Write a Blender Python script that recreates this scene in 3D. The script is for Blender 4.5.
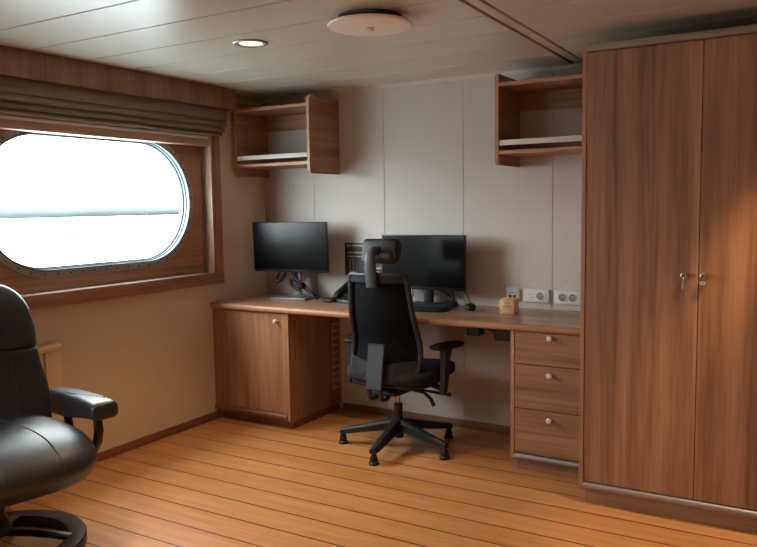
import bpy, bmesh, math, random
from mathutils import Vector, Matrix
random.seed(4)
PI = math.pi
sc = bpy.context.scene
for o in list(bpy.data.objects):
    bpy.data.objects.remove(o)
COL = sc.collection

# ------------------------------------------------------------------ camera
H = 1.34
cam_d = bpy.data.cameras.new('camera')
cam = bpy.data.objects.new('camera', cam_d)
COL.objects.link(cam)
cam_d.sensor_fit = 'HORIZONTAL'
cam_d.sensor_width = 36.0
cam_d.lens = 741.76 / 757 * 36.0
cam_d.clip_start = 0.05
cam_d.clip_end = 2000
RX = Vector((0.86279392, 0.50532766, -0.01518597))
RD = Vector((0.03230801, -0.08508954, -0.99584937))
FW = Vector((-0.50452239, 0.85872215, -0.08974087))
m = Matrix((RX, -RD, -FW)).transposed().to_4x4()
m.translation = Vector((0, 0, H))
cam.matrix_world = m
sc.camera = cam

# ------------------------------------------------------------------ world, daylight, exposure
sc.view_settings.view_transform = 'Standard'
sc.view_settings.look = 'None'
sc.view_settings.gamma = 1
sc.view_settings.use_curve_mapping = False
sc.view_settings.exposure = 0.3
SKY = 19.0
w = bpy.data.worlds.new('sky')
sc.world = w
w.use_nodes = True
bg = w.node_tree.nodes['Background']
bg.inputs['Color'].default_value = (0.92, 0.97, 1.0, 1)
bg.inputs['Strength'].default_value = SKY
sc.cycles.use_denoising = True
sc.cycles.max_bounces = 10
sc.cycles.diffuse_bounces = 6
sc.cycles.sample_clamp_indirect = 4.0


def portal(name, x, y, z, sy, sz, rot=(0, -PI / 2, 0)):
    d = bpy.data.lights.new(name, 'AREA')
    d.shape = 'RECTANGLE'
    d.size, d.size_y = sz, sy
    d.cycles.is_portal = True
    o = bpy.data.objects.new(name, d)
    COL.objects.link(o)
    o.location = (x, y, z)
    o.rotation_euler = rot


portal('daylight_portal', -3.40, 2.70, 1.39, 1.42, 0.76)
portal('daylight_portal', -3.40, 0.05, 1.39, 1.42, 0.76)

LAMP = 60.0            # watts of each ceiling downlight
LAMPCOL = (1.0, 0.66, 0.36)

# ------------------------------------------------------------------ materials
def lin(c):
    return tuple(((v / 255) / 12.92 if v / 255 <= 0.04045 else ((v / 255 + 0.055) / 1.055) ** 2.4) for v in c)


class NT:
    def __init__(s, name):
        s.m = bpy.data.materials.new(name)
        s.m.use_nodes = True
        s.t = s.m.node_tree
        s.b = s.t.nodes['Principled BSDF']

    def n(s, typ, **kw):
        nd = s.t.nodes.new(typ)
        for k, v in kw.items():
            if k.startswith('_'):
                setattr(nd, k[1:], v)
            else:
                key = int(k[1:]) if k[0] == 'i' and k[1:].isdigit() else k.replace('__', ' ')
                if hasattr(v, 'is_output') or isinstance(v, bpy.types.NodeSocket):
                    s.t.links.new(v, nd.inputs[key])
                else:
                    nd.inputs[key].default_value = v
        return nd

    def link(s, a, b):
        s.t.links.new(a, b)

    def math(s, op, a, b=None, c=None):
        nd = s.t.nodes.new('ShaderNodeMath')
        nd.operation = op
        for i, v in enumerate((a, b, c)):
            if v is None:
                continue
            if isinstance(v, (int, float)):
                nd.inputs[i].default_value = v
            else:
                s.t.links.new(v, nd.inputs[i])
        return nd.outputs[0]

    def ramp(s, fac, stops):
        nd = s.t.nodes.new('ShaderNodeValToRGB')
        s.t.links.new(fac, nd.inputs[0])
        el = nd.color_ramp.elements
        while len(el) < len(stops):
            el.new(0.5)
        for e, (p, c) in zip(el, stops):
            e.position = p
            e.color = (*c, 1)
        return nd.outputs[0]


def plain(name, rgb, rough=0.5, metal=0.0, spec=0.5, noise=0.0, nscale=30, bump=0.0, bscale=300, coat=0.0):
    k = NT(name)
    c = lin(rgb)
    k.b.inputs['Roughness'].default_value = rough
    k.b.inputs['Metallic'].default_value = metal
    k.b.inputs['Specular IOR Level'].default_value = spec
    k.b.inputs['Coat Weight'].default_value = coat
    tc = k.n('ShaderNodeTexCoord')
    nz = k.n('ShaderNodeTexNoise', Vector=tc.outputs['Object'], Scale=nscale, Detail=4.0)
    lo = tuple(v * (1 - noise) for v in c)
    hi = tuple(min(1, v * (1 + noise)) for v in c)
    k.link(k.ramp(nz.outputs[0], [(0.3, lo), (0.7, hi)]), k.b.inputs['Base Color'])
    if bump:
        nb = k.n('ShaderNodeTexNoise', Vector=tc.outputs['Object'], Scale=bscale, Detail=3.0)
        bp = k.n('ShaderNodeBump', Height=nb.outputs[0], Strength=bump, Distance=0.002)
        k.link(bp.outputs[0], k.b.inputs['Normal'])
    return k.m


def wood(name, axis, dark, mid, light, rough=0.42, fine=1.0, spec=0.4):
    k = NT(name)
    tc = k.n('ShaderNodeTexCoord')
    oi = k.n('ShaderNodeObjectInfo')
    off = k.math('MULTIPLY', oi.outputs['Random'], 17.0)
    add = k.n('ShaderNodeVectorMath', _operation='ADD', i0=tc.outputs['Object'])
    cmb = k.n('ShaderNodeCombineXYZ', X=off, Y=off, Z=off)
    k.link(cmb.outputs[0], add.inputs[1])

    def mapped(al, ac):
        s = [ac, ac, ac]
        s['xyz'.index(axis)] = al
        return k.n('ShaderNodeMapping', Vector=add.outputs[0], Scale=tuple(s)).outputs[0]
    a = k.n('ShaderNodeTexNoise', Vector=mapped(0.45, 11), Scale=1.0, Detail=3.0, Roughness=0.5, Distortion=0.5).outputs[0]
    b = k.n('ShaderNodeTexNoise', Vector=mapped(2.2, 75 * fine), Scale=1.0, Detail=3.0, Roughness=0.6, Distortion=0.3).outputs[0]
    c = k.n('ShaderNodeTexNoise', Vector=mapped(1.3, 26), Scale=1.0, Detail=2.0, Roughness=0.6, Distortion=1.2).outputs[0]
    s1 = k.math('MULTIPLY_ADD', a, 0.50, k.math('MULTIPLY', b, 0.24))
    s2 = k.math('MULTIPLY_ADD', c, 0.26, s1)
    col = k.ramp(s2, [(0.36, lin(dark)), (0.50, lin(mid)), (0.64, lin(light))])
    k.link(col, k.b.inputs['Base Color'])
    k.b.inputs['Roughness'].default_value = rough
    k.b.inputs['Specular IOR Level'].default_value = spec
    bp = k.n('ShaderNodeBump', Height=b, Strength=0.06, Distance=0.002)
    k.link(bp.outputs[0], k.b.inputs['Normal'])
    return k.m


WD, WM, WL = (116, 80, 58), (153, 110, 81), (177, 134, 103)
M = {}
M['wood_z'] = wood('walnut_laminate_upright', 'z', WD, WM, WL)
M['wood_x'] = wood('walnut_laminate_across', 'x', WD, WM, WL)
M['wood_y'] = wood('walnut_laminate_along', 'y', WD, WM, WL)
M['desk'] = wood('desk_laminate', 'x', (146, 108, 84), (170, 128, 102), (188, 148, 122), rough=0.28, spec=0.5)
M['edge_z'] = wood('edge_band_upright', 'z', (150, 104, 74), (168, 120, 88), (184, 138, 106))
M['edge_x'] = wood('edge_band_across', 'x', (150, 104, 74), (168, 120, 88), (184, 138, 106))
M['winwood'] = wood('window_wood', 'y', (134, 90, 62), (162, 112, 80), (182, 132, 99))
M['winwood_z'] = wood('window_wood_upright', 'z', (134, 90, 62), (162, 112, 80), (182, 132, 99))
M['pelmet'] = wood('pelmet_wood', 'z', (106, 71, 54), (130, 92, 71), (148, 110, 87))
M['baseb'] = plain('brown_skirting', (128, 88, 64), 0.5, noise=0.08)
M['wall_l'] = plain('warm_white_wall', (216, 198, 172), 0.55, noise=0.015, nscale=3)
M['wall_b'] = plain('grey_wall_panel', (198, 190, 185), 0.5, noise=0.015, nscale=3)
M['ceil'] = plain('ceiling_panel_paint', (208, 205, 194), 0.3, noise=0.01, nscale=3, spec=0.5)
M['slotdark'] = plain('slot_dark', (60, 48, 40), 0.7)
M['strip'] = plain('ceiling_strip_paint', (205, 192, 176), 0.4)
M['leather'] = plain('black_leather', (35, 39, 46), 0.40, noise=0.1, nscale=60, bump=0.25, bscale=420, spec=0.55)
M['leather_seam'] = plain('leather_piping', (50, 51, 55), 0.45)
M['stitch'] = plain('black_stitching', (12, 12, 13), 0.8)
M['blackwood'] = plain('black_lacquered_wood', (24, 22, 22), 0.35)
M['plastic'] = plain('black_plastic', (25, 26, 30), 0.5, bump=0.1, bscale=500)
M['steel_dk'] = plain('dull_steel', (168, 162, 148), 0.35, metal=0.9)
M['plastic_grey'] = plain('dark_grey_plastic', (54, 59, 69), 0.5, bump=0.1, bscale=500)
M['mesh_fab'] = plain('black_mesh_fabric', (14, 14, 19), 0.75, spec=0.25, noise=0.25, nscale=350, bump=0.4, bscale=600)
M['seat_fab'] = plain('black_seat_fabric', (26, 26, 28), 0.9, noise=0.2, nscale=300, bump=0.3, bscale=500)
M['screen'] = plain('black_screen', (5, 6, 8), 0.22, spec=0.25)
M['bezel'] = plain('black_bezel', (17, 17, 19), 0.4)
M['alu'] = plain('brushed_aluminium', (178, 178, 178), 0.32, metal=1.0)
M['alu_matte'] = plain('satin_aluminium', (150, 144, 142), 0.5, metal=0.7)
M['steel'] = plain('steel_knob', (222, 220, 216), 0.35, metal=0.6)
M['copper'] = plain('piston_steel', (190, 170, 160), 0.25, metal=1.0)
M['white_pl'] = plain('white_plastic', (222, 220, 216), 0.35)
M['socket_dk'] = plain('socket_dark', (58, 56, 56), 0.5)
M['socket_md'] = plain('socket_grey', (170, 168, 166), 0.5)
M['rail_white'] = plain('white_rail', (226, 226, 226), 0.35)
M['rad'] = plain('cream_radiator', (226, 200, 160), 0.4)
M['cubewood'] = wood('pale_block_wood', 'x', (206, 160, 112), (222, 178, 130), (232, 194, 150))
M['ink'] = plain('burnt_engraving', (120, 78, 48), 0.7)
M['cable'] = plain('black_cable', (16, 16, 17), 0.5)
M['green'] = plain('green_cable', (28, 120, 62), 0.5)
M['paper'] = plain('white_paper', (226, 226, 228), 0.8)
M['print_dk'] = plain('notice_dark_grey', (44, 42, 42), 0.5)
M['print_lt'] = plain('notice_light_grey', (176, 168, 162), 0.5)
M['print_md'] = plain('notice_mid_grey', (78, 74, 72), 0.5)
M['rimgrey'] = plain('porthole_flange', (160, 150, 140), 0.45, metal=0.4)
M['rimmetal'] = plain('porthole_ring', (96, 108, 116), 0.3, metal=0.7)
M['bolt'] = plain('dark_bolt', (40, 36, 34), 0.5, metal=0.5)
M['headwood'] = wood('pale_head_board', 'y', (150, 120, 102), (172, 140, 120), (188, 156, 136))
M['jamb'] = plain('pale_window_lining', (196, 168, 148), 0.4)
M['rubber'] = plain('black_rubber', (18, 18, 20), 0.55)
M['disc'] = plain('white_vent_disc', (246, 240, 232), 0.4)
M['grille'] = plain('vent_grille_brown', (188, 168, 152), 0.5)
M['hill'] = plain('far_shore', (112, 117, 118), 0.9)
M['water'] = plain('sea_water', (205, 215, 218), 0.35)
M['rope'] = plain('grey_pole', (42, 42, 41), 0.9)


def fabric():
    k = NT('blind_fabric')
    tc = k.n('ShaderNodeTexCoord')
    nz = k.n('ShaderNodeTexNoise', Vector=k.n('ShaderNodeMapping', Vector=tc.outputs['Object'], Scale=(60, 8, 400)).outputs[0], Scale=1.0, Detail=3.0)
    k.link(k.ramp(nz.outputs[0], [(0.3, lin((112, 97, 88))), (0.7, lin((136, 119, 108)))]), k.b.inputs['Base Color'])
    k.b.inputs['Roughness'].default_value = 0.9
    return k.m


M['fabric'] = fabric()


def floor_mat():
    k = NT('deck_plank_vinyl')
    tc = k.n('ShaderNodeTexCoord')
    sep = k.n('ShaderNodeSeparateXYZ', Vector=tc.outputs['Object'])
    X, Y = sep.outputs[0], sep.outputs[1]
    P = 0.156
    yy = k.math('DIVIDE', k.math('SUBTRACT', Y, 0.018), P)
    row = k.math('FLOOR', yy)
    fr = k.math('FRACT', yy)
    wn = k.n('ShaderNodeTexWhiteNoise', _noise_dimensions='1D')
    k.link(row, wn.inputs['W'])
    xs = k.math('DIVIDE', k.math('MULTIPLY_ADD', wn.outputs['Value'], 1.3, X), 1.3)
    col_i = k.math('FLOOR', xs)
    xf = k.math('FRACT', xs)
    wn2 = k.n('ShaderNodeTexWhiteNoise', _noise_dimensions='2D')
    k.link(k.n('ShaderNodeCombineXYZ', X=row, Y=col_i, Z=0.0).outputs[0], wn2.inputs['Vector'])
    vec = k.n('ShaderNodeCombineXYZ', X=k.math('MULTIPLY_ADD', X, 2.0, k.math('MULTIPLY', row, 3.7)), Y=k.math('MULTIPLY', Y, 34.0), Z=0.0).outputs[0]
    g = k.n('ShaderNodeTexNoise', Vector=vec, Scale=1.0, Detail=4.0, Roughness=0.55, Distortion=0.6).outputs[0]
    s = k.math('ADD', k.math('MULTIPLY_ADD', g, 0.85, 0.015), k.math('MULTIPLY', wn2.outputs['Value'], 0.13))
    base = k.ramp(s, [(0.25, lin((168, 112, 64))), (0.5, lin((187, 130, 78))), (0.75, lin((203, 147, 93)))])
    seam = k.math('LESS_THAN', fr, 0.05)
    butt = k.math('MULTIPLY', k.math('LESS_THAN', xf, 0.0022), 0.3)
    mask = k.math('MAXIMUM', seam, butt)
    mx = k.n('ShaderNodeMix', _data_type='RGBA')
    k.link(mask, mx.inputs[0])
    k.link(base, mx.inputs[6])
    mx.inputs[7].default_value = (*lin((80, 47, 28)), 1)
    k.link(mx.outputs[2], k.b.inputs['Base Color'])
    k.b.inputs['Roughness'].default_value = 0.36
    k.b.inputs['Specular IOR Level'].default_value = 0.45
    bp = k.n('ShaderNodeBump', Height=g, Strength=0.05, Distance=0.002)
    k.link(bp.outputs[0], k.b.inputs['Normal'])
    return k.m


M['floor'] = floor_mat()


def glass_mat():
    k = NT('window_glass')
    k.t.nodes.remove(k.b)
    out = k.t.nodes['Material Output']
    tr = k.n('ShaderNodeBsdfTransparent', Color=(0.95, 0.98, 0.97, 1))
    gl = k.n('ShaderNodeBsdfGlossy', Roughness=0.02)
    lw = k.n('ShaderNodeLayerWeight', Blend=0.5)
    fr = k.math('MULTIPLY_ADD', k.math('POWER', lw.outputs['Facing'], 5.0), 0.5, 0.04)
    mx = k.n('ShaderNodeMixShader')
    k.link(fr, mx.inputs[0])
    k.link(tr.outputs[0], mx.inputs[1])
    k.link(gl.outputs[0], mx.inputs[2])
    k.link(mx.outputs[0], out.inputs[0])
    return k.m


M['glass'] = glass_mat()


def lamp_mat():
    k = NT('lit_lamp_lens')
    k.b.inputs['Base Color'].default_value = (0.8, 0.7, 0.5, 1)
    k.b.inputs['Emission Color'].default_value = (1.0, 0.74, 0.45, 1)
    k.b.inputs['Emission Strength'].default_value = 1.6
    return k.m


M['lamp'] = lamp_mat()


# ------------------------------------------------------------------ mesh builder
class MB:
    def __init__(s):
        s.bm = bmesh.new()

    def _merge(s, t, mat4=None):
        if mat4 is not None:
            t.transform(mat4)
        me = bpy.data.meshes.new('tmp')
        t.to_mesh(me)
        t.free()
        s.bm.from_mesh(me)
        bpy.data.meshes.remove(me)
        return s

    def box(s, x0, x1, y0, y1, z0, z1, bev=0.0, seg=2, mat4=None):
        t = bmesh.new()
        bmesh.ops.create_cube(t, size=1.0)
        for v in t.verts:
            v.co = Vector(((x0 + x1) / 2 + v.co.x * (x1 - x0), (y0 + y1) / 2 + v.co.y * (y1 - y0), (z0 + z1) / 2 + v.co.z * (z1 - z0)))
        if bev:
            bmesh.ops.bevel(t, geom=list(t.edges), offset=bev, segments=seg, profile=0.5, affect='EDGES')
        return s._merge(t, mat4)

    def prism(s, poly, plane, a0, a1, bev=0.0, seg=2, mat4=None):
        t = bmesh.new()
        f = {'xy': lambda u, v, a: (u, v, a), 'xz': lambda u, v, a: (u, a, v), 'yz': lambda u, v, a: (a, u, v)}[plane]
        A = [t.verts.new(f(u, v, a0)) for u, v in poly]
        B = [t.verts.new(f(u, v, a1)) for u, v in poly]
        t.faces.new(A)
        t.faces.new(list(reversed(B)))
        n = len(poly)
        for i in range(n):
            t.faces.new((A[i], B[i], B[(i + 1) % n], A[(i + 1) % n]))
        bmesh.ops.recalc_face_normals(t, faces=list(t.faces))
        if bev:
            es = [e for e in t.edges if e.calc_face_angle(0) > 0.6]
            bmesh.ops.bevel(t, geom=es, offset=bev, segments=seg, profile=0.5, affect='EDGES')
        return s._merge(t, mat4)

    def loft(s, rings, caps=True, closed=False, mat4=None):
        t = bmesh.new()
        vs = [[t.verts.new(p) for p in r] for r in rings]
        n = len(rings[0])
        rng = range(len(vs)) if closed else range(len(vs) - 1)
        for i in rng:
            a, b = vs[i], vs[(i + 1) % len(vs)]
            for j in range(n):
                t.faces.new((a[j], a[(j + 1) % n], b[(j + 1) % n], b[j]))
        if caps and not closed:
            t.faces.new(list(reversed(vs[0])))
            t.faces.new(vs[-1])
        bmesh.ops.recalc_face_normals(t, faces=list(t.faces))
        return s._merge(t, mat4)

    def tube(s, pts, r, n=10, closed=False, flat=None, up=None, mat4=None):
        pts = [Vector(p) for p in pts]
        L = len(pts)
        rs = r if isinstance(r, (list, tuple)) else [r] * L
        tang = []
        for i in range(L):
            if closed:
                d = pts[(i + 1) % L] - pts[i - 1]
            else:
                d = pts[min(i + 1, L - 1)] - pts[max(i - 1, 0)]
            tang.append(d.normalized())
        nrm = Vector(up) if up else (Vector((0, 0, 1)) if abs(tang[0].z) < 0.9 else Vector((1, 0, 0)))
        rings = []
        for i in range(L):
            tt = tang[i]
            nrm = ((Vector(up) if up else nrm) - tt * tt.dot(Vector(up) if up else nrm))
            if nrm.length < 1e-6:
                nrm = tt.orthogonal()
            nrm.normalize()
            bi = tt.cross(nrm)
            ring = []
            for j in range(n):
                a = 2 * PI * (j + 0.5) / n
                cu, cv = math.cos(a), math.sin(a)
                if flat:
                    cu *= flat[0]
                    cv *= flat[1]
                ring.append(pts[i] + (nrm * cu + bi * cv) * rs[i])
            rings.append(ring)
        return s.loft(rings, True, closed, mat4)

    def lathe(s, prof, c=(0, 0, 0), axis=(0, 0, 1), n=32, mat4=None):
        ax = Vector(axis).normalized()
        u = ax.orthogonal().normalized()
        v = ax.cross(u)
        c = Vector(c)
        rings = []
        for r, z in prof:
            r = max(r, 1e-4)
            rings.append([c + ax * z + (u * math.cos(2 * PI * j / n) + v * math.sin(2 * PI * j / n)) * r for j in range(n)])
        return s.loft(rings, True, False, mat4)

    def grid(s, fn, nu, nv, thick=0.0, mat4=None):
        t = bmesh.new()
        vs = [[t.verts.new(fn(i / nu, j / nv)) for j in range(nv + 1)] for i in range(nu + 1)]
        fs = []
        for i in range(nu):
            for j in range(nv):
                fs.append(t.faces.new((vs[i][j], vs[i + 1][j], vs[i + 1][j + 1], vs[i][j + 1])))
        if thick:
            bmesh.ops.solidify(t, geom=fs, thickness=thick)
        bmesh.ops.recalc_face_normals(t, faces=list(t.faces))
        return s._merge(t, mat4)

    def blob(s, c, size, p=2.6, nu=28, nv=18, fn=None, mat4=None):
        """superellipsoid"""
        def sg(v, e):
            return math.copysign(abs(v) ** e, v)
        e = 2.0 / p
        rings = []
        for j in range(1, nv):
            ph = -PI / 2 + PI * j / nv
            rings.append([Vector((c[0] + size[0] * sg(math.cos(ph), e) * sg(math.cos(2 * PI * i / nu), e),
                                  c[1] + size[1] * sg(math.cos(ph), e) * sg(math.sin(2 * PI * i / nu), e),
                                  c[2] + size[2] * sg(math.sin(ph), e))) for i in range(nu)])
        if fn:
            rings = [[fn(q) for q in r] for r in rings]
        return s.loft(rings, True, False, mat4)

    def build(s, name, mat, parent=None, world=True, ang=35, kind=None, solid=None):
        me = bpy.data.meshes.new(name)
        if parent is not None and world:
            r = parent
            while r.parent:
                r = r.parent
            s.bm.transform(rootmat(r).inverted())
        s.bm.to_mesh(me)
        s.bm.free()
        me.materials.append(mat)
        me.shade_smooth()
        me.set_sharp_from_angle(angle=math.radians(ang))
        o = bpy.data.objects.new(name, me)
        COL.objects.link(o)
        if parent is not None:
            o.parent = parent
        if kind:
            o['kind'] = kind
        return o


def rootmat(o):
    return Matrix.Translation(o.location) @ o.rotation_euler.to_matrix().to_4x4()


def thing(name, label, cat, loc=(0, 0, 0), rz=0.0, group=None):
    o = bpy.data.objects.new(name, None)
    o.empty_display_size = 0.1
    COL.objects.link(o)
    o.location = loc
    o.rotation_euler = (0, 0, rz)
    o['label'] = label
    o['category'] = cat
    if group:
        o['group'] = group
    return o


def tag(o, label, cat, group=None):
    o['label'] = label
    o['category'] = cat
    if group:
        o['group'] = group
    return o


def struct(mb, name, mat, ang=35):
    return mb.build(name, mat, None, kind='structure', ang=ang)


def rrect(x0, x1, z0, z1, r, n=6, corners='abcd'):
    """rounded rectangle outline, ccw; corners: a=(x0,z0) b=(x1,z0) c=(x1,z1) d=(x0,z1)"""
    out = []
    for key, cx, cz, a0 in (('a', x0, z0, PI), ('b', x1, z0, 1.5 * PI), ('c', x1, z1, 0), ('d', x0, z1, 0.5 * PI)):
        if key not in corners:
            out.append((cx, cz))
            continue
        ox = cx + (r if cx == x0 else -r)
        oz = cz + (r if cz == z0 else -r)
        for i in range(n + 1):
            a = a0 + 0.5 * PI * i / n
            out.append((ox + r * math.cos(a), oz + r * math.sin(a)))
    return out


# ------------------------------------------------------------------ room shell
XL, YB, ZC = -3.28, 4.048, 2.085
XR, YF = 0.95, -1.9
struct(MB().box(XL - 0.3, XR + 0.15, YF - 0.15, YB + 0.15, -0.1, 0.0), 'floor', M['floor'])

# ceiling: painted panels 0.3 m wide with open joints, broken by a cover strip
c = MB()
struct(MB().box(XL - 0.3, XR + 0.15, YF - 0.15, YB + 0.15, ZC + 0.02, ZC + 0.1), 'trim_5', M['slotdark'])
ys = [2.218 + 0.3003 * i for i in range(-14, 7)]
edges = [YF] + [y for y in ys if YF + 0.05 < y < YB - 0.05] + [YB]
for a, b in zip(edges[:-1], edges[1:]):
    c.box(XL - 0.02, -1.146, a + 0.0045, b - 0.0045, ZC, ZC + 0.0195, 0.001, 1)
    c.box(-1.068, XR + 0.02, a + 0.0045, b - 0.0045, ZC, ZC + 0.0195, 0.001, 1)
struct(c, 'ceiling', M['ceil'])
st = MB().box(-1.132, -1.086, YF, YB - 0.02, ZC + 0.002, ZC + 0.019, 0.002, 1)
struct(st, 'trim_1', M['strip'])
struct(MB().box(-1.1455, -1.0685, YF, YB - 0.02, ZC + 0.0192, ZC + 0.0199), 'trim_2', M['slotdark'])

# left wall with the window niche and a second, unseen window added for daylight
WY0, WY1, WZ0, WZ1 = 1.90, 3.50, 0.937, 1.80
HB = 1.729                                       # underside of the window head board
W2Y0, W2Y1 = -0.75, 0.85
xo = XL - 0.064
wl = MB()
wl.box(xo, XL, YF - 0.15, W2Y0, 0, ZC + 0.02)
wl.box(xo, XL, W2Y1, WY0, 0, ZC + 0.02)
wl.box(xo, XL, WY1, YB + 0.15, 0, ZC + 0.02)
for a, b in ((W2Y0, W2Y1), (WY0, WY1)):
    wl.box(xo, XL, a, b, 0, WZ0)
    wl.box(xo, XL, a, b, WZ1, ZC + 0.02)
struct(wl, 'wall_left', M['wall_l'])
# back wall: flat panels with fine joints
wb = MB()
wb.box(XL - 0.17, XR + 0.15, YB + 0.004, YB + 0.15, 0, ZC + 0.02)
seams = [XL - 0.1] + [-2.863 + 0.537 * i for i in range(0, 7)] + [XR + 0.1]
for a, b in zip(seams[:-1], seams[1:]):
    wb.box(a + 0.0012, b - 0.0012, YB, YB + 0.02, 0, ZC + 0.01, 0.0012, 1)
struct(wb, 'wall_back', M['wall_b'])
struct(MB().box(XR, XR + 0.15, YF - 0.15, YB + 0.15, 0, ZC + 0.02), 'wall_right', M['pelmet'])
struct(MB().box(XL - 0.17, XR + 0.15, YF - 0.15, YF, 0, ZC + 0.02), 'wall_front', M['wall_l'])
struct(MB().box(XL, XL + 0.013, YF, 3.53, 0, 0.047, 0.003), 'baseboard_left', M['baseb'])
struct(MB().box(-2.66, -1.275, YB - 0.012, YB, 0, 0.047, 0.003), 'baseboard_back', M['baseb'])
struct(MB().prism([(YB - 0.02, ZC), (YB, ZC), (YB, ZC - 0.018), (YB - 0.006, ZC - 0.018)], 'yz', XL, XR), 'trim_3', M['strip'])


# ------------------------------------------------------------------ windows
def stadium(cy, cz, hw, hh, r, n=14):
    pts = []
    for k, (sy, sz, a0) in enumerate(((1, 1, 0), (-1, 1, PI / 2), (-1, -1, PI), (1, -1, 1.5 * PI))):
        for i in range(n + 1):
            a = a0 + PI / 2 * i / n
            pts.append((cy + sy * (hw - r) + r * math.cos(a), cz + sz * (hh - r) + r * math.sin(a)))
    return pts


def window(name, y0, y1, cy, full):
    cz, hw, hh = 1.391, 0.670, 0.35
    R = 0.347
    xp = -3.325                                  # face of the wooden niche panel
    root = bpy.data.objects.new(name, None)
    COL.objects.link(root)
    root['kind'] = 'structure'
    root.location = (XL, cy, WZ0)
    # niche panel with its oval hole
    t = bmesh.new()
    outer = [(y0 + 0.001, WZ0 + 0.001), (y1 - 0.001, WZ0 + 0.001), (y1 - 0.001, WZ1 - 0.001), (y0 + 0.001, WZ1 - 0.001)]
    inner = stadium(cy, cz, hw + 0.004, hh + 0.004, R)
    es = []
    for loop in (outer, inner):
        vs = [t.verts.new((xp, u, v)) for u, v in loop]
        for i in range(len(vs)):
            if (vs[i].co - vs[(i + 1) % len(vs)].co).length > 1e-6:
                es.append(t.edges.new((vs[i], vs[(i + 1) % len(vs)])))
    bmesh.ops.remove_doubles(t, verts=list(t.verts), dist=1e-5)
    bmesh.ops.triangle_fill(t, use_beauty=True, use_dissolve=False, edges=list(t.edges))
    r = bmesh.ops.extrude_face_region(t, geom=list(t.faces))
    bmesh.ops.translate(t, verts=[v for v in r['geom'] if isinstance(v, bmesh.types.BMVert)], vec=(-0.018, 0, 0))
    bmesh.ops.recalc_face_normals(t, faces=list(t.faces))
    p = MB()
    p._merge(t)
    p.build('window_panel', M['winwood'], root)
    # bolted flange and the metal ring in the hull
    fl = MB()
    o1, i1 = stadium(cy, cz, hw + 0.034, hh + 0.034, R + 0.03), stadium(cy, cz, hw, hh, R)
    rings = [[(xp + dx, u, v) for u, v in L] for dx, L in ((0.0, o1), (0.005, stadium(cy, cz, hw + 0.032, hh + 0.032, R + 0.03)), (0.005, stadium(cy, cz, hw + 0.002, hh + 0.002, R)), (0.0, i1))]
    fl.loft(rings, caps=False)
    fl.build('porthole_flange', M['rimgrey'], root)
    rg = MB()
    prof = [(0.003, 0.0), (0.008, -0.006), (-0.014, -0.006), (-0.016, -0.011), (-0.030, -0.012), (-0.032, -0.019), (-0.055, -0.020), (-0.065, -0.016), (-0.065, 0.002), (0.0, 0.003)]
    rg.loft([[(xp + dx, u, v) for u, v in stadium(cy, cz, hw + e, hh + e, R + min(e, 0))] for dx, e in prof], caps=False, closed=True)
    rg.build('porthole_ring', M['rimmetal'], root)
    bo = MB()
    per = stadium(cy, cz, hw + 0.017, hh + 0.017, R + 0.015, 60)
    acc, last = 0.06, None
    for q in per + per[:1]:
        if last:
            seg = math.dist(q, last)
            while acc + seg >= 0.075:
                f = (0.075 - acc) / seg
                last = (last[0] + (q[0] - last[0]) * f, last[1] + (q[1] - last[1]) * f)
                bo.lathe([(0.0045, 0), (0.0045, 0.002), (0.002, 0.003)], (xp + 0.0055, *last), (1, 0, 0), 8)
                seg = math.dist(q, last)
                acc = 0
            acc += seg
        last = q
    bo.build('flange_bolts', M['bolt'], root)
    g = MB()
    L = stadium(cy, cz, hw - 0.016, hh - 0.016, R - 0.016)
    g.loft([[(xp - 0.045, u, v) for u, v in L], [(xp - 0.051, u, v) for u, v in L]])
    g.build('window_glass', M['glass'], root)
    # lining of the niche: pale jambs and head, aluminium angle, sill
    xf = XL + 0.029
    for ya, yb, s in ((y0, y0 + 0.004, 1), (y1 - 0.004, y1, -1)):
        MB().box(xp + 0.001, xf - 0.001, ya, yb, WZ0 + 0.004, HB - 0.0005).build('window_jamb', M['jamb'], root)
        e = ya if s < 0 else yb
        MB().box(xp + 0.001, xp + 0.022, min(e + s * 0.0003, e + s * 0.006), max(e + s * 0.0003, e + s * 0.006), WZ0 + 0.005, HB - 0.0005, 0.001, 1)\
            .box(xp + 0.001, xp + 0.004, min(e + s * 0.0062, e + s * 0.016), max(e + s * 0.0062, e + s * 0.016), WZ0 + 0.005, HB - 0.0005, 0.001, 1).build('alu_angle', M['alu'], root)
    MB().box(xp + 0.006, xf, y0 + 0.0002, y1 - 0.0002, HB, WZ1 - 0.0005, 0.002).build('window_head_board', M['headwood'], root)
    MB().box(xp + 0.001, xf - 0.004, y0 + 0.004, y1 - 0.004, WZ0, WZ0 + 0.003).build('window_sill', M['rail_white'], root)
    # timber casing standing proud of the wall
    cs = MB()
    for ya, yb in ((y0 - 0.075, y0 - 0.022), (y1 + 0.022, y1 + 0.078)):
        cs.box(XL + 0.0005, xf + 0.004, ya, yb, WZ0 + 0.0025, WZ1 + 0.055, 0.003)
    cs.build('window_frame', M['winwood_z'], root)
    cs = MB()
    for ya, yb in ((y0 - 0.0195, y0), (y1, y1 + 0.0195)):
        cs.box(XL + 0.0005, xf - 0.004, ya, yb, WZ0 + 0.0025, WZ1 + 0.055, 0.004)
    cs.build('window_frame_bead', M['edge_z'], root)
    cs = MB()
    cs.box(XL + 0.0005, xf + 0.006, y0 - 0.0755, y1 + 0.0785, WZ0 - 0.068, WZ0 + 0.002, 0.003)
    cs.build('window_frame', M['winwood'], root)
    MB().box(xf - 0.001, xf + 0.006, y0 + 0.001, y1 - 0.03, 1.772, 1.787, 0.002).build('window_head_bead', M['rail_white'], root)
    return root


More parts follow.
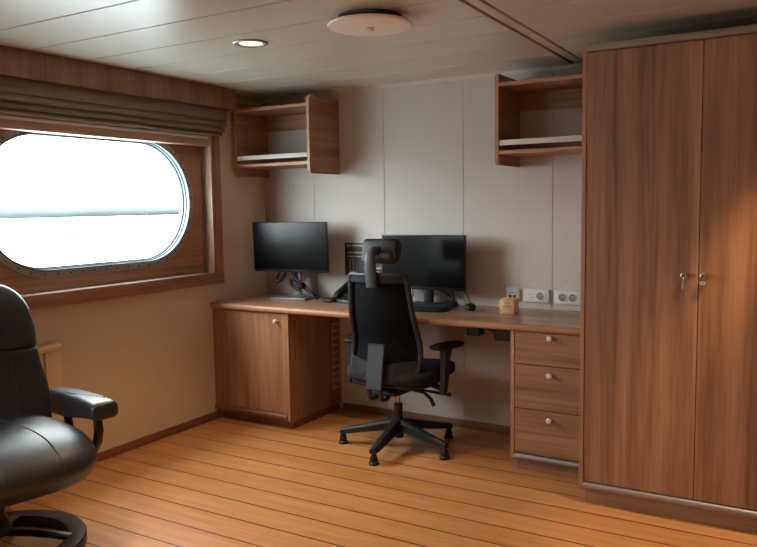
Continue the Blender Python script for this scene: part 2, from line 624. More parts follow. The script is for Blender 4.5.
window('window_1', WY0, WY1, 2.70, True)
window('added_window', W2Y0, W2Y1, 0.05, False)  # unseen opening behind the camera, added to bring in more daylight

# outside: water and a low far shore
struct(MB().box(-900, -6, -1000, 2000, -6.2, -6.0), 'sea', M['water'])
hl = MB()
rings = []
for i in range(41):
    y = -900 + i * 70
    h = 24 + 6 * math.sin(i * 0.7) + 3 * math.sin(i * 1.9 + 1)
    rings.append([(-820, y, -6.1), (-790, y, -6.1 + h * 0.7), (-830, y, -6.1 + h), (-870, y, -6.1)])
hl.loft(rings)
struct(hl, 'hill', M['hill'])
tag(MB().tube([(-12.0, 1.2, -6.05), (-12.0, 5.6, -2.7), (-12.0, 10.03, 0.56), (-12.0, 10.95, 1.25)], 0.02, 6).build('mooring_pole', M['rope']),
    'thin grey slanting pole seen outside through the window glass', 'pole')

# ------------------------------------------------------------------ pelmet and roman blind
struct(MB().box(-3.175, -3.155, -1.6, 3.632, 1.955, ZC - 0.001, 0.002).box(XL + 0.001, -3.1755, 3.612, 3.632, 1.955, ZC - 0.001, 0.002), 'trim_4', M['pelmet'])


def blind():
    t = thing('roman_blind', 'grey-brown fabric roman blind gathered in folds above the window', 'blind', (XL + 0.04, 2.70, 1.79))
    y0, y1 = 1.80, 3.595
    prof = [(-3.222, 2.04), (-3.206, 1.98), (-3.200, 1.93), (-3.202, 1.90), (-3.207, 1.886)]
    def fold(zt, zb, xb, yend):
        n = 24
        rings = []
        a = [(xb - 0.016, zt), (xb - 0.010, zt - 0.010), (xb - 0.002, (zt + zb) / 2), (xb + 0.004, zb + 0.010), (xb + 0.004, zb + 0.003), (xb, zb), (xb - 0.006, zb + 0.004), (xb - 0.016, zt - 0.01)]
        for i in range(n + 1):
            y = y0 + (yend - y0) * i / n
            wv = 0.0018 * math.sin(i * 1.3 + zt * 60)
            rings.append([(x + wv, y, z + 0.0015 * math.sin(i * 0.8 + zb * 40)) for x, z in a])
        return MB().loft(rings)
    fold(2.06, 1.886, -3.197, 3.595).build('upper_panel', M['fabric'], t, ang=60)
    fold(1.892, 1.848, -3.191, 3.585).build('fold', M['fabric'], t, ang=60)
    fold(1.856, 1.815, -3.196, 3.568).build('fold', M['fabric'], t, ang=60)
    fold(1.824, 1.790, -3.202, 3.552).build('fold', M['fabric'], t, ang=60)
    MB().box(-3.235, -3.22, y0, 3.56, 1.795, 2.08, 0.002).build('backing', M['fabric'], t)


blind()

# ------------------------------------------------------------------ ceiling fittings
def downlight(x, y, label, cone=80, power=1.0):
    t = thing('ceiling_downlight', label, 'ceiling light', (x, y, ZC), group='recessed ceiling downlights')
    MB().lathe([(0.052, -0.0005), (0.066, -0.0008), (0.078, -0.0008), (0.079, -0.004), (0.074, -0.008), (0.060, -0.007), (0.054, -0.002), (0.052, -0.0005)], (x, y, ZC)).build('trim_ring', M['alu_matte'], t)
    MB().lathe([(0.0, -0.0012), (0.0515, -0.0012), (0.0515, -0.004), (0.03, -0.006), (0.0, -0.0065)], (x, y, ZC)).build('lens', M['lamp'], t)
    d = bpy.data.lights.new('downlight', 'SPOT')
    d.energy = LAMP * power
    d.color = LAMPCOL
    d.spot_size = math.radians(cone)
    d.spot_blend = 0.6
    d.shadow_soft_size = 0.04
    o = bpy.data.objects.new('downlight', d)
    COL.objects.link(o)
    o.parent = t
    o.location = (0, 0, -0.05)


downlight(-2.218, 2.668, 'lit round recessed downlight in the pale panelled ceiling near the window', 80, 0.7)
downlight(-0.02, 2.93, 'recessed downlight in the ceiling in front of the wardrobe, out of frame', 62, 1.5)
downlight(-2.218, 1.0, 'added unseen downlight in the ceiling above the armchair, out of frame')  # unseen lamp, added to warm the armchair and window wall
downlight(-0.6, 1.0, 'added unseen downlight in the ceiling near the middle of the cabin, out of frame')  # unseen lamp at a guessed spot, added to brighten the near floor

VX, VY = -1.535, 2.575
t = thing('ceiling_vent', 'large flat white round air vent disc on the ceiling', 'vent', (VX, VY, ZC))
MB().lathe([(0.0, -0.0005), (0.125, -0.0005), (0.125, -0.012), (0.09, -0.026), (0.0, -0.026)], (VX, VY, ZC), n=48).build('collar', M['slotdark'], t)
MB().lathe([(0.0, -0.0265), (0.150, -0.0262), (0.163, -0.028), (0.168, -0.033), (0.164, -0.039), (0.15, -0.042), (0.0, -0.044)], (VX, VY, ZC), n=64).build('disc', M['disc'], t)
MB().lathe([(0.0, -0.0435), (0.016, -0.0435), (0.016, -0.054), (0.008, -0.058), (0.0, -0.058)], (VX, VY, ZC), n=20).build('centre_screw', M['disc'], t)

# ------------------------------------------------------------------ wall shelves
def wall_shelf(x0, x1, label):
    yf, yb, z0, z1 = 3.718, YB - 0.001, 1.550, 2.022
    t = thing('wall_shelf', label, 'shelf', ((x0 + x1) / 2, yb, z0), group='open wooden wall shelves')
    T = 0.02
    for a in (x0, x1 - T):
        s = MB().prism(rrect(yf, yb, z0, z1, 0.03, 6, 'ad'), 'yz', a, a + T, 0.001, 1)
        p = s.build('side_panel', M['wood_y'], t)
        L = [(yf + 0.03, z1)] + [(yf + 0.03 - 0.03 * math.sin(k * PI / 12), z1 - 0.03 + 0.03 * math.cos(k * PI / 12)) for k in range(1, 7)]
        L += [(yf, (z0 + z1) / 2)] + [(u, z0 + z1 - v) for u, v in reversed(L)]
        cy_, cz_ = yf + 0.2, (z0 + z1) / 2
        rings = []
        for k, (u, v) in enumerate(L):
            d = Vector((0, L[max(0, k - 1)][1] - L[min(len(L) - 1, k + 1)][1], L[min(len(L) - 1, k + 1)][0] - L[max(0, k - 1)][0])).normalized()
            n_ = -d if d.y > 0 else d
            q = Vector((0, u, v))
            rings.append([Vector((a, 0, 0)) + q + n_ * 0.0003, Vector((a + T, 0, 0)) + q + n_ * 0.0003, Vector((a + T, 0, 0)) + q + n_ * 0.0018, Vector((a, 0, 0)) + q + n_ * 0.0018])
        MB().loft(rings).build('edge_band', M['edge_z'], p)
    xa, xb = x0 + T + 0.0004, x1 - T - 0.0004
    for z, nm in ((1.955, 'top_board'), (1.605, 'bottom_board')):
        b = MB().box(xa, xb, yf + 0.004, yb, z, z + 0.019, 0.001, 1).build(nm, M['wood_x'], t)
        MB().box(xa, xb, yf + 0.0015, yf + 0.0038, z, z + 0.019, 0.0005, 1).build('edge_band', M['edge_x'], b)
    MB().box(xa, xb, yb - 0.018, yb, 1.855, 1.9545).build('back_rail', M['wood_x'], t)
    MB().box(xa, xb, yb - 0.018, yb, 1.6245, 1.675).build('back_rail', M['wood_x'], t)
    MB().box(xa, xb, yf + 0.004, yf + 0.012, 1.650, 1.678, 0.002).build('fiddle_rail', M['rail_white'], t)


wall_shelf(-3.255, -2.655, 'open wooden wall shelf in the corner beside the window')
wall_shelf(-1.462, -0.90, 'open wooden wall shelf next to the tall wardrobe')

# ------------------------------------------------------------------ desk worktop
DT, DB, DY = 0.751, 0.716, 3.469
XD1 = -0.8905
prof = [(YB - 0.001, DB), (YB - 0.001, DT), (DY + 0.012, DT), (DY + 0.004, DT - 0.004), (DY, DT - 0.012), (DY, DB + 0.010), (DY + 0.006, DB + 0.002), (DY + 0.014, DB)]
t = thing('desk_worktop', 'long wooden desk worktop running along the back wall', 'desk', (-2.08, 3.76, DB))
MB().prism([(YB - 0.001, DB), (YB - 0.001, DT), (DY + 0.0305, DT), (DY + 0.0305, DB)], 'yz', XL + 0.002, XD1).build('top', M['desk'], t)
MB().prism([(DY + 0.03, DB), (DY + 0.03, DT), (DY + 0.012, DT), (DY + 0.004, DT - 0.004), (DY, DT - 0.012), (DY, DB + 0.010), (DY + 0.005, DB + 0.003), (DY + 0.014, DB)], 'yz', XL + 0.002, XD1).build('front_edge', M['edge_x'], t, ang=50)


def knob(x, y, z, parent, r=0.014):
    k = MB().lathe([(0.006, -0.001), (0.005, -0.010), (0.009, -0.013), (r, -0.017), (r, -0.022), (r * 0.75, -0.026), (0.0, -0.027)], (x, y, z), (0, 1, 0), 20)
    return k.build('knob', M['steel'], parent)


# left cupboard under the desk
t = thing('desk_cupboard', 'wooden cupboard under the left end of the desk by the window wall', 'cabinet', (-2.97, 3.78, 0))
xa, xb, yf = XL + 0.002, -2.68, 3.49
MB().box(xa + 0.02, xb - 0.012, yf + 0.045, YB - 0.002, 0.0005, 0.0495).build('plinth', M['baseb'], t)
body = MB()
body.box(xb - 0.02, xb, yf + 0.004, YB - 0.002, 0.05, DB - 0.0005, 0.0008, 1)
body.box(xa, xa + 0.018, yf + 0.004, YB - 0.002, 0.05, DB - 0.0005)
body.box(xa + 0.0185, xb - 0.0205, yf + 0.022, YB - 0.002, 0.05, 0.068)
body.box(xa + 0.0185, xb - 0.0205, YB - 0.012, YB - 0.002, 0.0685, DB - 0.0005)
bo = body.build('carcass', M['wood_z'], t)
MB().box(xb - 0.02, xb, yf, yf + 0.0037, 0.06, DB - 0.0005, 0.001, 1).build('edge_band', M['edge_z'], bo)
d = MB().box(xa, xb - 0.0215, yf + 0.001, yf + 0.020, 0.102, DB - 0.004, 0.0015, 1).build('door', M['wood_z'], t)
knob(-2.766, yf + 0.002, 0.664, d)
MB().prism([(yf + 0.018, 0.064), (yf + 0.018, 0.099), (yf + 0.008, 0.099), (yf - 0.004, 0.092), (yf - 0.008, 0.080), (yf - 0.003, 0.068), (yf + 0.006, 0.064)], 'yz', xa, xb - 0.0215).build('bottom_rail', M['baseb'], t, ang=60)
# ventilation strip on the side panel
gr = MB()
n = 9
z0, z1, ya, yb_ = 0.155, 0.588, 3.95, 4.03
gr.box(xb + 0.0003, xb + 0.003, ya, ya + 0.008, z0, z1).box(xb + 0.0003, xb + 0.003, yb_ - 0.008, yb_, z0, z1)
for i in range(n + 1):
    zz = z0 + (z1 - z0 - 0.012) * i / n
    gr.box(xb + 0.0003, xb + 0.003, ya + 0.0082, yb_ - 0.0082, zz, zz + 0.012)
gr.build('vent_grille', M['grille'], t)

# drawer pedestal under the right end
t = thing('drawer_pedestal', 'wooden three-drawer pedestal under the desk next to the wardrobe', 'drawers', (-1.09, 3.78, 0))
xa, xb, yf = -1.291, XD1, 3.49
MB().box(xa + 0.025, xb, yf + 0.03, YB - 0.002, 0.0005, 0.0495).build('plinth', M['wood_x'], t)
body = MB()
body.prism(rrect(yf + 0.003, YB - 0.002, 0.05, DB - 0.0005, 0.02, 5, 'a'), 'yz', xa, xa + 0.02)
body.box(xa + 0.0205, xb, yf + 0.03, YB - 0.002, 0.05, DB - 0.0005)
bo = body.build('carcass', M['wood_z'], t)
MB().box(xa, xa + 0.02, yf - 0.001, yf + 0.0026, 0.066, DB - 0.0005, 0.001, 1).build('edge_band', M['edge_z'], bo)
for z0, z1, kz in ((0.552, DB - 0.003, 0.690), (0.327, 0.548, 0.506), (0.098, 0.323, 0.283)):
    d = MB().box(xa + 0.0215, xb - 0.001, yf + 0.001, yf + 0.0295, z0, z1, 0.0015, 1).build('drawer', M['wood_x'], t)
    knob(-1.088, yf + 0.002, kz, d, 0.0145)
MB().prism([(yf + 0.0295, 0.058), (yf + 0.0295, 0.093), (yf + 0.006, 0.093), (yf - 0.006, 0.088), (yf - 0.010, 0.077), (yf - 0.006, 0.066), (yf + 0.004, 0.058)], 'yz', xa + 0.0215, xb).build('bottom_rail', M['alu_matte'], t, ang=60)

# ------------------------------------------------------------------ wardrobe
t = thing('wardrobe', 'tall two-door wooden wardrobe with steel knobs on the right', 'wardrobe', (-0.4, 3.65, 0))
xa, xb, yf = -0.874, 0.10, 3.235
MB().box(xa + 0.02, xb, yf + 0.035, YB - 0.002, 0.0005, 0.0645).build('plinth', M['wood_x'], t)
body = MB()
body.box(xa, xa + 0.018, yf + 0.004, YB - 0.002, 0.065, 2.008)
body.box(xb - 0.018, xb, yf + 0.004, YB - 0.002, 0.065, 2.008)
body.box(xa + 0.0185, xb - 0.0185, yf + 0.03, YB - 0.002, 0.065, 0.085)
body.box(xa + 0.0185, xb - 0.0185, yf + 0.03, YB - 0.002, 1.985, 2.005)
body.box(xa + 0.0185, xb - 0.0185, YB - 0.014, YB - 0.002, 0.0855, 1.9845)
bo = body.build('carcass', M['wood_z'], t)
MB().box(xa, xa + 0.018, yf - 0.001, yf + 0.0036, 0.085, 2.008, 0.001, 1).build('edge_band', M['edge_z'], bo)
gap = -0.397
for a, b, kx in ((xa + 0.0195, gap - 0.0015, -0.449), (gap + 0.0015, xb - 0.001, -0.377)):
    d = MB().box(a, b, yf + 0.002, yf + 0.022, 0.104, 1.977, 0.0015, 1).build('door', M['wood_z'], t)
    kz = 1.042
    k = MB().lathe([(0.011, -0.001), (0.011, -0.006), (0.008, -0.010), (0.011, -0.018), (0.0145, -0.024), (0.0135, -0.029), (0.009, -0.0305), (0.0065, -0.024), (0.0, -0.024)], (kx, yf + 0.003, kz), (0, 1, 0), 24).build('knob', M['steel_dk'], d)
    if kx < -0.42:
        q = MB()
        q.tube([(kx, yf - 0.0285, kz - 0.006), (kx - 0.001, yf - 0.031, kz - 0.016), (kx - 0.002, yf - 0.029, kz - 0.026)], 0.0018, 6)
        q.box(kx - 0.0075, kx + 0.0035, yf - 0.030, yf - 0.028, kz - 0.054, kz - 0.026, 0.0008, 1)
        q.build('key', M['steel_dk'], d)
    else:
        MB().lathe([(0.0, 0.0), (0.009, 0.0), (0.011, -0.004), (0.009, -0.007), (0.0, -0.008)], (kx - 0.004, yf + 0.0015, kz - 0.03), (0, 1, 0), 16).build('lock', M['steel'], d)
MB().prism([(yf + 0.029, 0.066), (yf + 0.029, 0.101), (yf + 0.008, 0.101), (yf - 0.004, 0.097), (yf - 0.009, 0.085), (yf - 0.006, 0.073), (yf + 0.004, 0.066)], 'yz', xa + 0.0185, xb).build('bottom_rail', M['alu_matte'], t, ang=60)
MB().prism([(yf + 0.029, 1.980), (yf + 0.029, 2.012), (yf + 0.010, 2.014), (yf - 0.002, 2.010), (yf - 0.004, 1.997), (yf, 1.984), (yf + 0.006, 1.980)], 'yz', xa + 0.0185, xb).build('top_rail', M['alu_matte'], t, ang=60)

# ------------------------------------------------------------------ radiator below the window
t = thing('wall_radiator', 'cream panel radiator on the window wall behind the armchair', 'radiator', (XL + 0.04, 1.9, 0.15))
MB().box(XL + 0.001, XL + 0.02, 1.45, 2.28, 0.2, 0.62).build('wall_bracket', M['rad'], t)
MB().box(XL + 0.0205, XL + 0.072, 1.40, 2.238, 0.13, 0.655, 0.006).build('front_panel', M['rad'], t)
MB().box(XL + 0.0205, XL + 0.074, 2.246, 2.335, 0.13, 0.655, 0.005).build('end_panel', M['rad'], t)
MB().prism(rrect(XL + 0.0205, XL + 0.078, 0.656, 0.684, 0.006, 3), 'xz', 1.40, 2.337, 0.002, 1).build('top_cover', M['rad'], t)
MB().blob((XL + 0.05, 2.315, 0.687), (0.02, 0.02, 0.008)).build('thermostat_knob', M['rad'], t)

# ------------------------------------------------------------------ armchair
AX, AY = -2.73, 1.66
t = thing('armchair', 'black leather recliner armchair on a round black base by the window', 'armchair', (AX, AY, 0), math.radians(-12))


def ring_pts(r, n=64):
    return [(r * math.cos(2 * PI * i / n), r * math.sin(2 * PI * i / n)) for i in range(n)]


R1 = 0.325
prof = [(R1 - 0.002, 0.0006), (R1, 0.006), (R1, 0.040), (R1 - 0.005, 0.046), (R1 - 0.062, 0.050), (R1 - 0.072, 0.046), (R1 - 0.072, 0.0006)]
b = MB()
n = 72
b.loft([[(r * math.cos(2 * PI * i / n), r * math.sin(2 * PI * i / n), z) for r, z in prof] for i in range(n)], closed=True)
b.build('base_ring', M['blackwood'], t, world=False)
for k in range(2):
    a = math.radians(54 + 90 * k)
    dx, dy = math.cos(a), math.sin(a)
    MB().tube([(dx * s, dy * s, 0.088 - 0.045 * (abs(s) / 0.27) ** 1.6) for s in (-0.27, -0.2, -0.12, -0.05, 0.0, 0.05, 0.12, 0.2, 0.27)], 0.022, 8, flat=(0.65, 1.25), up=(0, 0, 1)).build('base_spoke', M['blackwood'], t, world=False, ang=60)
MB().lathe([(0.055, 0.085), (0.058, 0.10), (0.045, 0.13), (0.032, 0.16), (0.032, 0.27), (0.10, 0.285), (0.10, 0.30), (0, 0.30)], (0, 0, 0)).build('column', M['blackwood'], t, world=False)


def seatfn(q):
    x, y, z = q
    # front dips over the knees, slightly crowned in the middle
    f = (x - 0.05) / 0.33
    z += 0.018 * (1 - (y / 0.3) ** 2)
    if f > 0:
        z -= 0.045 * f * f
    if z < 0.38:
        k_ = (x - 0.05)
        x = 0.05 + k_ * (1 - 0.25 * min(1, (0.38 - z) / 0.1))
    return Vector((x, y, z))


MB().blob((0.06, 0, 0.392), (0.345, 0.315, 0.112), p=3.0, nu=72, nv=36, fn=seatfn).build('seat_cushion', M['leather'], t, world=False, ang=80)


for s in (-1, 1):
    pts = []
    for k in range(25):
        f = k / 24
        ph = PI - 0.75 - (PI - 0.95) * f                 # from the back of the seat over the front roll
        yv = s * (0.105 - 0.075 * math.exp(-((f - 0.15) / 0.28) ** 2))
        e = 2 / 3.0
        k_ = (1 - (abs(yv) / 0.315) ** 3.0) ** (1 / 3.0)
        ca, sa = math.cos(ph), math.sin(ph)
        q = seatfn(Vector((0.06 + 0.345 * k_ * math.copysign(abs(ca) ** e, ca), yv, 0.392 + 0.112 * k_ * math.copysign(abs(sa) ** e, sa))))
        pts.append((q.x + 0.0012 * ca, q.y, q.z + 0.0008))
    MB().tube(pts, 0.0028, 6).build('seam_piping', M['leather_seam'], t, world=False, ang=80)


def back_w(v):
    return 0.285 - 0.085 * v ** 2.0 - (0.02 if v < 0.05 else 0)


def back_sec(z, w_, th, x0, n=40, p=3.2):
    e = 2 / p
    out = []
    for i in range(n):
        a = 2 * PI * i / n
        ca, sa = math.cos(a), math.sin(a)
        yy = w_ * math.copysign(abs(ca) ** e, ca)
        xx = th * math.copysign(abs(sa) ** e, sa)
        out.append(Vector((x0 + xx + 0.05 * (yy / 0.28) ** 2, yy, z)))
    return out


def back_x(z):
    return -0.185 - 0.14 * ((z - 0.42) / 0.62) ** 1.1 if z > 0.42 else -0.185


def back_piece(z0, z1, wfun, th, n=16, r=0.05, rt=None):
    rings = []
    rt = rt or r
    for i in range(n + 1):
        v = i / n
        z = z0 + (z1 - z0) * (0.5 - 0.5 * math.cos(PI * v))
        a = min(1, (z - z0) / r)
        b_ = min(1, (z1 - z) / rt)
        k0 = math.sqrt(max(0.0, 1 - (1 - a) ** 2))
        k1 = math.sqrt(max(0.0, 1 - (1 - b_) ** 2))
        q = max(0.03, min(k0, k1))
        wk = wfun(z)
        rr = rt if b_ < 1 else r
        shrink = (1 - q) * (rr * 0.9 if b_ < 1 else r * 0.35)
        rings.append(back_sec(z, max(0.02, wk - shrink), th * max(0.25, q), back_x(z)))
    return MB().loft(rings)


def wback(z):
    return 0.284 + 0.012 * math.sin(min(1, max(0, (z - 0.40) / 0.3)) * PI) - 0.012 * max(0, (z - 0.62) / 0.2)


def whead(z):
    return 0.272 + 0.006 * math.sin(min(1, max(0, (z - 0.75) / 0.2)) * PI) - 0.02 * max(0, (z - 0.85) / 0.2)


back_piece(0.40, 0.775, wback, 0.062, 20, 0.05, 0.02).build('backrest', M['leather'], t, world=False, ang=80)
back_piece(0.755, 1.040, whead, 0.070, 30, 0.03, 0.12).build('headrest', M['leather'], t, world=False, ang=80)
for s in (-0.155, 0.155):
    for o_ in (-0.006, 0.006):
        pts = []
        for i in range(15):
            z = 0.43 + 0.325 * i / 14
            wk = wback(z)
            th = 0.062
            yy = s + o_
            fx = th * (1 - (abs(yy) / wk) ** 3.2) ** (1 / 3.2)
            pts.append((back_x(z) + fx + 0.05 * (yy / 0.28) ** 2 + 0.0005, yy, z))
        MB().tube(pts, 0.0022, 6).build('seam_piping', M['leather_seam'], t, world=False, ang=80)
# back shell that carries the cushions
MB().grid(lambda u, v: Vector((back_x(0.36 + 0.5 * v) - 0.055 + 0.05 * ((u - 0.5) * 2 * 0.8) ** 2, (u - 0.5) * 0.44, 0.36 + 0.5 * v)), 10, 8, 0.018).build('back_shell', M['blackwood'], t, world=False)
# armrests
for s in (-1, 1):
    yc = 0.345 * s
    pad = MB()
    rings = []
    L = [(-0.30, 0.495, 0.030, 0.030), (-0.29, 0.497, 0.040, 0.042), (-0.22, 0.503, 0.050, 0.052), (-0.08, 0.512, 0.055, 0.053), (0.05, 0.524, 0.057, 0.044), (0.13, 0.529, 0.058, 0.038), (0.18, 0.529, 0.058, 0.0345), (0.197, 0.528, 0.056, 0.032), (0.205, 0.527, 0.050, 0.027), (0.208, 0.526, 0.035, 0.018)]
    for x, z, wy, hz in L:
        ring = []
        for i in range(32):
            a = 2 * PI * i / 32
            ca, sa = math.cos(a), math.sin(a)
            ring.append(Vector((x, yc + 0.024 * s + wy * math.copysign(abs(ca) ** 0.5, ca), z + hz * math.copysign(abs(sa) ** 0.5, sa) + (0.006 * (1 - ca * ca) if sa > 0 else 0))))
        rings.append(ring)
    pad.loft(rings)
    po = pad.build('armrest_pad', M['leather'], t, world=False, ang=80)
    for k in range(14):
        f0 = k / 14
        q = []
        for f in (f0, f0 + 0.045):
            u = -0.08 + 0.25 * f
            zt = 0.5725 + 0.0005 * math.sin(f * PI)
            q.append((u, yc + s * (-0.012 + 0.075 * f ** 1.4), 0.573 if f > 0.2 else 0.572))
        MB().tube(q, 0.0016, 5).build('stitch', M['stitch'], po, world=False)
    y_ = yc + 0.012 * s
    MB().tube([(0.135, y_, 0.502), (0.152, y_, 0.480), (0.158, y_, 0.445), (0.145, y_, 0.400), (0.10, y_, 0.345), (0.0, yc * 0.95, 0.31), (-0.07, y_, 0.335), (-0.105, y_, 0.40), (-0.125, y_, 0.475)], [0.016, 0.018, 0.019, 0.020, 0.021, 0.022, 0.021, 0.019, 0.017], 10, flat=(1.0, 1.0)).build('armrest_support', M['blackwood'], t, world=False, ang=80)
MB().box(-0.12, 0.12, -0.335, 0.335, 0.283, 0.315, 0.008).build('seat_frame', M['blackwood'], t, world=False)

# ------------------------------------------------------------------ office chair
CX, CY, CR = -1.971, 3.55, math.radians(1)
t = thing('office_chair', 'black high-back mesh office chair with headrest at the desk', 'office chair', (CX, CY, 0), CR)
for wa in (198, 275, 348, 55, 127):
    a = math.radians(wa) - CR
    mt = Matrix.Rotation(a, 4, 'Z')
    leg = MB()
    secs = [(0.018, 0.130, 0.031, 0.030), (0.08, 0.121, 0.029, 0.026), (0.20, 0.098, 0.025, 0.020), (0.30, 0.079, 0.021, 0.016), (0.338, 0.073, 0.018, 0.012)]
    leg.loft([[Vector((x, -wy, z - hz)), Vector((x, wy, z - hz)), Vector((x, wy, z + hz * 0.5)), Vector((x, wy * 0.5, z + hz)), Vector((x, -wy * 0.5, z + hz)), Vector((x, -wy, z + hz * 0.5))] for x, z, wy, hz in secs], mat4=mt)
    lo = leg.build('base_leg', M['plastic'], t, world=False, ang=30)
    MB().lathe([(0.0, 0.0006), (0.027, 0.0006), (0.028, 0.010), (0.022, 0.016), (0.021, 0.026), (0.019, 0.040), (0.014, 0.055), (0.010, 0.060), (0.010, 0.066), (0, 0.066)], (0.322, 0, 0), mat4=mt, n=20).build('glide_foot', M['rubber'], lo, world=False)
MB().lathe([(0.0, 0.055), (0.028, 0.055), (0.030, 0.10), (0.046, 0.105), (0.046, 0.150), (0.030, 0.158), (0, 0.158)]).build('hub', M['plastic'], t, world=False)
MB().lathe([(0.0, 0.158), (0.025, 0.158), (0.025, 0.246), (0.021, 0.250), (0.0, 0.250)]).build('gas_lift_sleeve', M['plastic'], t, world=False)
MB().lathe([(0.0, 0.2502), (0.0135, 0.2502), (0.0135, 0.34), (0.0, 0.34)], n=18).build('gas_lift_piston', M['copper'], t, world=False)
mech = MB()
mech.prism([(-0.20, 0.335), (-0.10, 0.325), (0.06, 0.318), (0.14, 0.345), (0.14, 0.370), (-0.10, 0.372), (-0.20, 0.358)], 'yz', -0.085, 0.085, 0.008)
mech.build('tilt_mechanism', M['plastic'], t, world=False)


def oseat(q):
    x, y, z = q
    if y > 0.08:
        z -= 0.30 * (y - 0.08) ** 2
    z += 0.25 * x * x * (1 if z > 0.43 else 0.2)
    return Vector((x, y, z))


MB().blob((0, 0.05, 0.428), (0.268, 0.275, 0.045), p=3.4, nu=56, nv=20, fn=oseat).build('seat', M['seat_fab'], t, world=False, ang=80)
MB().blob((0, 0.04, 0.386), (0.235, 0.235, 0.018), p=4, nu=48, nv=12).build('seat_pan', M['plastic'], t, world=False, ang=60)


def ow(z):
    """half width of the back"""
    P_ = [(0.425, 0.150), (0.45, 0.186), (0.48, 0.203), (0.53, 0.207), (0.62, 0.200), (0.75, 0.188), (0.88, 0.176), (0.95, 0.170), (0.978, 0.164), (0.985, 0.155)]
    for (a, wa), (b_, wb_) in zip(P_[:-1], P_[1:]):
        if z <= b_:
            f = max(0, (z - a) / (b_ - a))
            return wa + (wb_ - wa) * f
    return P_[-1][1]


def oy(x, z):
    base = -0.225 + 0.035 * math.exp(-((z - 0.60) / 0.11) ** 2) - 0.105 * max(0, (z - 0.62)) ** 1.2
    return base + 0.065 * (x / 0.2) ** 2


def back_loop():
    zs = [0.425, 0.435, 0.45, 0.48, 0.53, 0.58, 0.64, 0.70, 0.78, 0.86, 0.93, 0.965, 0.978, 0.985]
    right = [(ow(z), z) for z in zs]
    top = [(ow(0.985) * k / 5, 0.985) for k in (3, 1, -1, -3)]
    left = [(-x, z) for x, z in reversed(right)]
    bot = [(-ow(0.425) * k / 5, 0.42) for k in (3, 1, -1, -3)]
    return [(x, oy(x, z), z) for x, z in right + top + left + bot]


MB().tube(back_loop(), 0.016, 8, closed=True, flat=(0.85, 1.0), up=(0, 1, 0)).build('back_frame', M['plastic'], t, world=False, ang=60)
MB().grid(lambda u, v: Vector(((u - 0.5) * 2 * (ow(0.43 + 0.545 * v) - 0.012), oy((u - 0.5) * 2 * ow(0.43 + 0.545 * v), 0.43 + 0.545 * v) + 0.006, 0.43 + 0.545 * v)), 20, 24, 0.004).build('mesh_back', M['mesh_fab'], t, world=False, ang=80)


def band(u, v):
    z = 0.425 + (0.080 + 0.03 * abs(u - 0.5) * 2) * v
    x = (u - 0.5) * 2 * (ow(z) - 0.002)
    return Vector((x, oy(x, z) - 0.012, z))


MB().grid(band, 24, 4, 0.01).build('lower_back_band', M['plastic_grey'], t, world=False, ang=60)
MB().grid(lambda u, v: Vector(((u - 0.5) * 2 * (ow(0.945 + 0.035 * v) - 0.004), oy((u - 0.5) * 2 * ow(0.945 + 0.035 * v), 0.945 + 0.035 * v) - 0.010, 0.945 + 0.035 * v)), 16, 3, 0.008).build('top_back_band', M['plastic_grey'], t, world=False, ang=60)
sp = MB()
sp.loft([[Vector((sx * wv, oy(0, z) - 0.030 + dy, z)) for sx, dy in ((-1, 0.0), (1, 0.0), (1, -0.022), (-1, -0.022))] for z, wv in ((0.385, 0.044), (0.50, 0.046), (0.60, 0.047), (0.618, 0.046))])
spo = sp.build('back_spine', M['plastic_grey'], t, world=False, ang=40)
for s in (-1, 1):
    MB().tube([(0.034 * s, oy(0, 0.40) - 0.036, 0.40), (0.034 * s, -0.262, 0.36), (0.034 * s, -0.245, 0.325), (0.034 * s, -0.20, 0.318), (0.034 * s, -0.15, 0.335)], 0.016, 8, flat=(0.9, 0.7)).build('spine_arm', M['plastic'], t, world=False, ang=60)
# headrest
yt = oy(0, 0.97)
MB().tube([(0, yt - 0.022, 0.925), (0, yt - 0.026, 0.98), (0, yt - 0.034, 1.05), (0, yt - 0.036, 1.078), (0, yt - 0.028, 1.100), (0.012, yt - 0.005, 1.112), (0.025, yt + 0.03, 1.112)], [0.032, 0.034, 0.033, 0.032, 0.030, 0.027, 0.022], 12, flat=(0.5, 1.0), up=(0, 1, 0)).build('headrest_post', M['plastic_grey'], t, world=False, ang=60)
hp = MB()
hp.prism(rrect(-0.108, 0.108, 1.043, 1.172, 0.030, 6), 'xz', yt + 0.030, yt + 0.078, 0.014, 3)
for v_ in hp.bm.verts:
    v_.co.x += 0.010
    v_.co.y += 1.1 * v_.co.x ** 2 + 0.2 * (v_.co.z - 1.1)
hpo = hp.build('headrest_pad', M['rubber'], t, world=False, ang=80)
MB().blob((0.03, yt + 0.024, 1.082), (0.075, 0.020, 0.025), p=2.6, nu=28, nv=12).build('headrest_hinge', M['leather'], hpo, world=False, ang=80)
